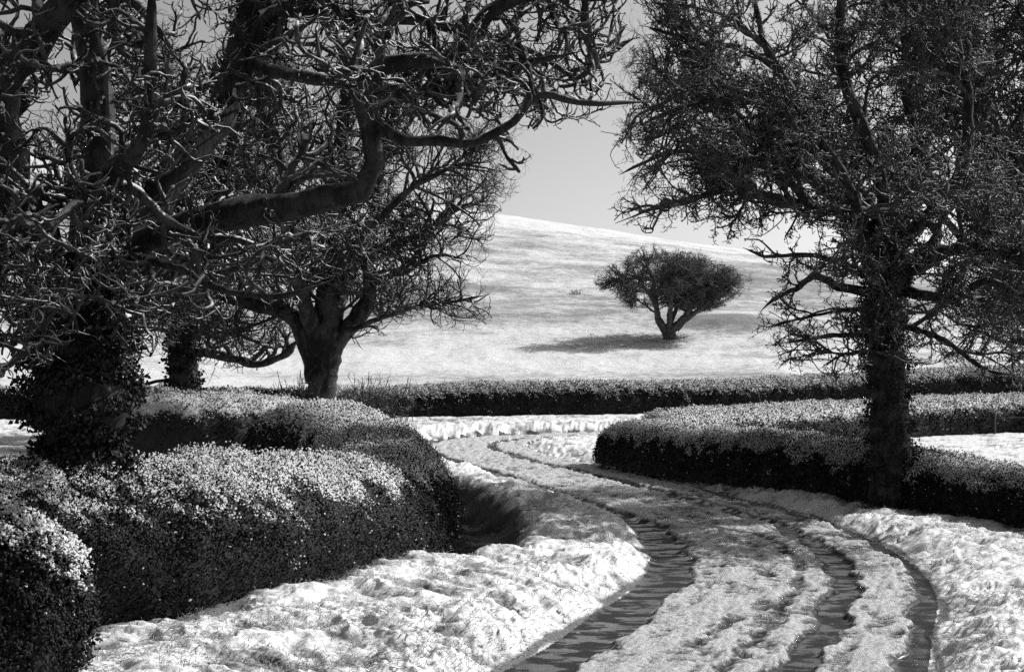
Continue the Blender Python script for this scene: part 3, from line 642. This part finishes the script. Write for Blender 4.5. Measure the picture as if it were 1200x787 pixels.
# -- 4. tall twiggy roadside tree at the right
Y4 = 21.8
b4 = P(1041, 0, Y4); z4 = gz(b4[0], Y4); base4 = (b4[0], Y4, z4)
tr4 = [([(b4[0] + .03, Y4, z4 - .3), tuple(P(1045, 560, Y4)), tuple(P(1042, 480, Y4)), tuple(P(1036, 400, Y4)), tuple(P(1038, 340, Y4)), tuple(P(1046, 290, Y4)), tuple(P(1038, 240, Y4))], .34, .24)]
lm4 = [(pts(Y4, [(1060, 330), (1075, 300), (1100, 275, -.5), (1070, 250, -1), (1010, 246, -1.5), (950, 242, -1.8), (900, 228, -2), (850, 224, -2.2), (800, 238, -2.3), (760, 246, -2.4), (720, 262, -2.5)]), .11, .03),
       (pts(Y4, [(1040, 300), (1000, 250), (965, 215), (930, 190), (890, 160, -.5), (860, 145, -1), (830, 110, -1), (800, 60, -1)]), .17, .04),
       (pts(Y4, [(1030, 345), (985, 335), (955, 325, -.5), (930, 340, -1), (905, 352, -1.2), (890, 365, -1.3)]), .09, .025),
       (pts(Y4, [(1032, 395), (990, 392, -.5), (955, 396, -1), (915, 402, -1.5)]), .05, .02),
       (pts(Y4, [(1045, 290), (1100, 240), (1130, 190), (1135, 120), (1120, 40), (1110, -60)]), .13, .04),
       (pts(Y4, [(1038, 250), (1020, 170), (990, 100), (985, 20), (1000, -80), (1000, -180)]), .13, .04),
       (pts(Y4, [(1040, 280), (1085, 200, 1.5), (1060, 100, 2.5), (1060, -20, 3), (1050, -150, 3)]), .12, .04),
       (pts(Y4, [(1030, 330), (1010, 290, -1), (1003, 270, -1.5), (1000, 230, -2), (940, 130, -2.5), (900, 60, -2.5), (870, -40, -2.5)]), .12, .04),
       (pts(Y4, [(1055, 340), (1110, 350, -1), (1160, 330, -1.5), (1210, 350, -2), (1260, 350, -2)]), .09, .03),
       (pts(Y4, [(1050, 380), (1100, 395, -1), (1150, 430, -1.5), (1190, 440, -2)]), .06, .02),
       (pts(Y4, [(1040, 270), (960, 160, 2), (880, 110, 3), (800, 110, 3.5), (740, 150, 3.5)]), .11, .03),
       (pts(Y4, [(950, 242, -1.8), (900, 180, -2.5), (850, 120, -2.8), (790, 130, -3), (745, 150, -3)]), .06, .02),
       (pts(Y4, [(1060, 320), (1130, 290, -1), (1200, 300, -2), (1260, 260, -2)]), .12, .05),
       (pts(Y4, [(930, 100, -1), (880, 60, -1.4), (820, 50, -1.6), (750, 30, -1.6)]), .06, .02),
       (pts(Y4, [(890, 160, -.5), (840, 175, -.6), (780, 180, -.8), (725, 205, -.8)]), .06, .02),
       (pts(Y4, [(1035, 360), (980, 365, 1), (930, 375, 1.4), (900, 385, 1.4)]), .05, .015),
       (pts(Y4, [(1034, 410), (990, 415, -.8), (960, 432, -1)]), .04, .012),
       (pts(Y4, [(1030, 330), (960, 300, .8), (900, 300, 1.5), (870, 290, 2)]), .07, .02)]
poly4 = poly(Y4, [(700, 285), (690, 262), (720, 235), (705, 195), (720, 160), (735, 120), (740, 60), (725, 20), (760, -80), (820, -220), (950, -330), (1200, -330), (1400, -150), (1420, 300), (1300, 420), (1200, 470), (1100, 450), (1075, 430), (1010, 425), (990, 448), (955, 456), (905, 428), (880, 402), (905, 380), (876, 368), (880, 315), (930, 296), (885, 276), (865, 294), (835, 284), (800, 276), (765, 292), (735, 298)])
lev4 = [dict(n=150, length=1.7, r_max=.042, K=11, jit=.20, up=.0, tipup=.0, ang=(25, 60), out=.25),
        dict(n=1350, length=.95, r_max=.020, K=10, jit=.24, up=.0, tipup=.03, rtip=.5, ang=(25, 60), out=.3),
        dict(n=9500, length=.40, r_max=.0105, K=7, jit=.28, up=.0, tipup=.08, rtip=.6, ang=(30, 65), out=.2),
        dict(n=60000, length=.10, r_max=.0078, K=4, jit=.36, up=.02, tipup=.15, rtip=1.5, ang=(35, 80))]
t4, _ = tree('tree', 'tall densely twigged dark tree growing out of the hedge on the inside of the bend', base4, tr4, lm4, poly4, lev4, (M_BARK_R, M_TWIG_R), 24, 'bare trees', ydep=5,
             sides=(6, 4, 3, 3), ivy=dict(n=9000, size=.05, spread=.10, limbs=[], snow=-.1), extra=True, crown_z=3.8)

# -- 5. tree beyond the right edge whose limbs lean in
Y5 = 25.8
b5 = np.array([11.6, Y5]); z5 = gz(11.6, Y5); base5 = (11.6, Y5, z5)
x5 = 600 + 11.6 / Y5 * F
tr5 = [([(11.6, Y5, z5 - .3), tuple(P(x5, 500, Y5)), tuple(P(x5 + 5, 420, Y5)), tuple(P(x5 - 10, 340, Y5))], .36, .28)]
lm5 = [(pts(Y5, [(x5, 380), (1240, 350, -.5), (1180, 322, -1), (1130, 285, -1.5), (1090, 240, -2), (1040, 200, -2), (970, 150, -2), (930, 130, -2)]), .13, .03),
       (pts(Y5, [(x5 - 5, 360), (1230, 270), (1180, 180), (1120, 100), (1060, 20), (1020, -60)]), .18, .06),
       (pts(Y5, [(x5 - 5, 350), (x5, 220), (1260, 100), (1240, 0), (1230, -120)]), .15, .04),
       (pts(Y5, [(x5, 350), (x5 + 90, 240), (x5 + 150, 130), (x5 + 180, 0)]), .16, .05),
       (pts(Y5, [(x5, 400), (1230, 395, -1), (1180, 400, -1.5), (1130, 380, -2)]), .07, .02),
       (pts(Y5, [(x5 - 5, 350), (1230, 220, 2), (1160, 130, 3), (1140, 0, 3)]), .14, .04)]
poly5 = poly(Y5, [(900, 170), (900, 60), (960, -200), (1200, -300), (1480, -150), (1500, 300), (1400, 440), (1200, 480), (1110, 450), (1100, 330), (1000, 260)])
lev5 = [dict(n=190, length=2.2, r_max=.045, K=10, jit=.20, up=.0, tipup=.0, ang=(25, 60), out=.25),
        dict(n=1500, length=1.1, r_max=.024, K=9, jit=.24, up=.0, tipup=.03, rtip=.5, ang=(25, 60), out=.25),
        dict(n=13000, length=.5, r_max=.015, K=6, jit=.34, up=.0, tipup=.08, rtip=.6),
        dict(n=52000, length=.13, r_max=.011, K=4, jit=.35, up=.02, tipup=.15, rtip=1.4)]
t5, _ = tree('tree', 'tree beyond the right edge, only its long limbs leaning in behind the tall twiggy one', base5, tr5, lm5, poly5, lev5, (M_BARK_R, M_TWIG_R), 25, 'bare trees', ydep=5,
             sides=(6, 4, 3, 3))

# -- 6. lone hawthorn on the hillside
Y6 = 90.
b6 = P(785, 0, Y6); z6 = gz(b6[0], Y6); base6 = (b6[0], Y6, z6)
def p6(L): # traced relative to the foot at (785, 397)
    return [np.array([b6[0] + (x - 785) / F * Y6, Y6 + (d[0] if d else 0), z6 + (397 - y) / F * Y6]) for x, y, *d in L]
tr6 = [(p6([(785, 402), (784, 393), (783, 386)]), .46, .34)]
lm6 = [(p6([(782, 392), (773, 378), (768, 355), (766, 335), (758, 308)]), .28, .10),
       (p6([(785, 390), (796, 378), (806, 368), (812, 350), (815, 318)]), .28, .10),
       (p6([(792, 386), (808, 372), (826, 358), (846, 340), (866, 330)]), .22, .05),
       (p6([(783, 390), (784, 360, -.8), (788, 330, -1.5), (796, 305, -1.8)]), .2, .05),
       (p6([(806, 368), (830, 362, 1), (856, 350, 1.6)]), .12, .03),
       (p6([(784, 385), (800, 345, 1.5), (800, 320, 2.4), (805, 305, 2.6)]), .18, .05),
       (p6([(770, 360), (755, 340, -.8), (730, 330, -1.5), (706, 328, -1.8)]), .16, .04),
       (p6([(785, 385), (788, 350, 1), (790, 325, 1.5), (785, 300, 1.5)]), .2, .06),
       (p6([(772, 370), (750, 352, 1), (732, 345, 1.2)]), .08, .03),
       (p6([(812, 350), (835, 330, -1), (845, 318, -1.5)]), .12, .04)]
poly6 = [(b6[0] + (x - 785) / F * Y6, z6 + (397 - y) / F * Y6) for x, y in
         [(688, 330), (700, 314), (735, 300), (742, 290), (760, 284), (785, 286), (800, 298), (812, 290), (826, 294), (850, 306), (882, 322), (886, 340), (866, 350), (845, 362), (815, 372), (790, 362), (770, 364), (745, 366), (722, 360), (712, 344), (698, 340)]]
lev6 = [dict(n=240, length=2.4, r_max=.06, K=9, jit=.16, up=-.02, tipup=.0, t0=.3, ang=(30, 75)),
        dict(n=1500, length=1.1, r_max=.032, K=7, jit=.24, up=-.02, tipup=.03, rtip=.5),
        dict(n=11000, length=.5, r_max=.022, K=4, jit=.3, up=-.03, tipup=.02, rtip=.6),
        dict(n=22000, length=.22, r_max=.020, K=3, jit=.3, up=.0, tipup=.1, rtip=.8)]
t6, _ = tree('tree', 'lone broad windswept tree standing by itself on the snowy hillside', base6, tr6, lm6, poly6, lev6, (M_BARK_LONE, M_BARK_LONE), 26, 'bare trees', ydep=4.3,
             sides=(5, 4, 3, 3), extra=True)

# ------------------------------------------------------------------ small shrubs and shoots
def shoots(name, label, x, y, n, h, rad, seed, spread=.3, side=260, cat='shrub', group=None):
    r = np.random.default_rng(seed); z_ = gz(x, y); root = empty(name, (x, y, z_)); tag(root, label, cat, group)
    K = 8; D = np.stack([r.normal(size=n) * spread, r.normal(size=n) * spread, np.ones(n)], 1); D /= np.linalg.norm(D, axis=1)[:, None]
    p_ = np.stack([r.normal(size=n) * rad, r.normal(size=n) * rad, np.full(n, -.1)], 1); ln = h * (.5 + .6 * r.random(n)) / (K - 1); L = [p_]
    for k in range(K - 1):
        D = D + r.normal(size=(n, 3)) * .10; D /= np.linalg.norm(D, axis=1)[:, None]; p_ = p_ + D * ln[:, None]; L.append(p_)
    st = (np.stack(L, 1), np.linspace(.016, .007, K)[None] * np.ones((n, 1)))
    tw = grow([st], side, .28 * h / 1.2, .009, 5, r, jit=.2, tipup=.1)
    tube_mesh('stem', [st], M_BARK_MID, root, [5]); tube_mesh('crown', [tw], M_TWIG_MID, root, [3])
    return root
q = P(345, 0, 34.5); shoots('shrub', 'thin upright bare shoots beside the foot of the stout forked tree', q[0], 34.5, 26, 1.9, .18, 31, .16, 200)
q = P(420, 0, 52); shoots('shrub', 'spiky low bush at the end of the long level hedge, behind the stout forked tree', q[0], 52, 130, 1.75, .9, 32, .35, 1600)
q = P(673, 0, 112); shoots('shrub', 'tiny dark shrub alone on the open hillside left of the lone tree', q[0], 112, 22, .55, .22, 33, .6, 160)

# ------------------------------------------------------------------ wire fence in front of the far right hedge
fr = empty('wire_fence', (12.5, 41.0, 0)); tag(fr, 'thin post and wire fence along the foot of the pale-topped hedge at the right', 'fence')
fp = [(14.9, 43.9), (17.6, 44.7), (20.4, 45.3), (23.2, 45.7)]
for x, y in fp:
    z_ = gz(x, y); c = np.array([[(x - 12.5, y - 41.0, z_ - .2), (x - 12.5, y - 41.0, z_ + .5), (x - 12.48, y - 41.0, z_ + .62)]], float)
    tube_mesh('post', [(c, np.array([[.034, .032, .03]]))], M_WOOD, fr, [6])
for hh in (.5,):
    c = np.array([[(x - 12.5, y - 41.05, gz(x, y) + hh) for x, y in fp]], float)
    tube_mesh('wire', [(c, np.full((1, len(fp)), .0018))], M_WIRE, fr, [4])

# ------------------------------------------------------------------ grass blades poking through the verge snow
def grass(n, seed):
    r = np.random.default_rng(seed)
    ny = 4000 / (r.uniform(500, 900, n * 3) - 420); nx = ny * r.uniform(-.42, .42, n * 3)
    s_, a_ = pathdist(nx, ny, LANE, 2); o_ = np.abs(s_) - HW
    g = fbm(nx * 1.2, ny * 1.2, 3)
    ok = (o_ > .03) & (o_ < 3.2) & (r.random(n * 3) < .12 + .9 * sst(.48, .68, g) + .5 * np.exp(-o_ / .25))
    nx, ny, s_ = nx[ok][:n], ny[ok][:n], s_[ok][:n]; z_ = terrain(nx, ny)[0]; k = len(nx)
    D = np.stack([r.normal(size=k), r.normal(size=k), .35 + r.random(k) * .9], 1); D /= np.linalg.norm(D, axis=1)[:, None]
    ln = (.03 + .07 * r.random(k)); p_ = np.stack([nx, ny, z_ - .01], 1); L = [p_]
    for i in range(3):
        D[:, 2] -= .28; D /= np.linalg.norm(D, axis=1)[:, None]; p_ = p_ + D * (ln / 3)[:, None]; L.append(p_)
    Pm = np.stack(L, 1); wd = .0026 * np.clip(ny / 14, 1, 3)
    Rm = wd[:, None] * np.array([1, .9, .7, .3])[None]
    v, q_, c = tubes(Pm, Rm, 3)
    o = link('grass', mesh('grass', v, [q_, c], True), M_GRASS); tag(o, 'short dry grass blades poking through the snow on the verges', 'grass', kind='stuff')
grass(52000, 41)
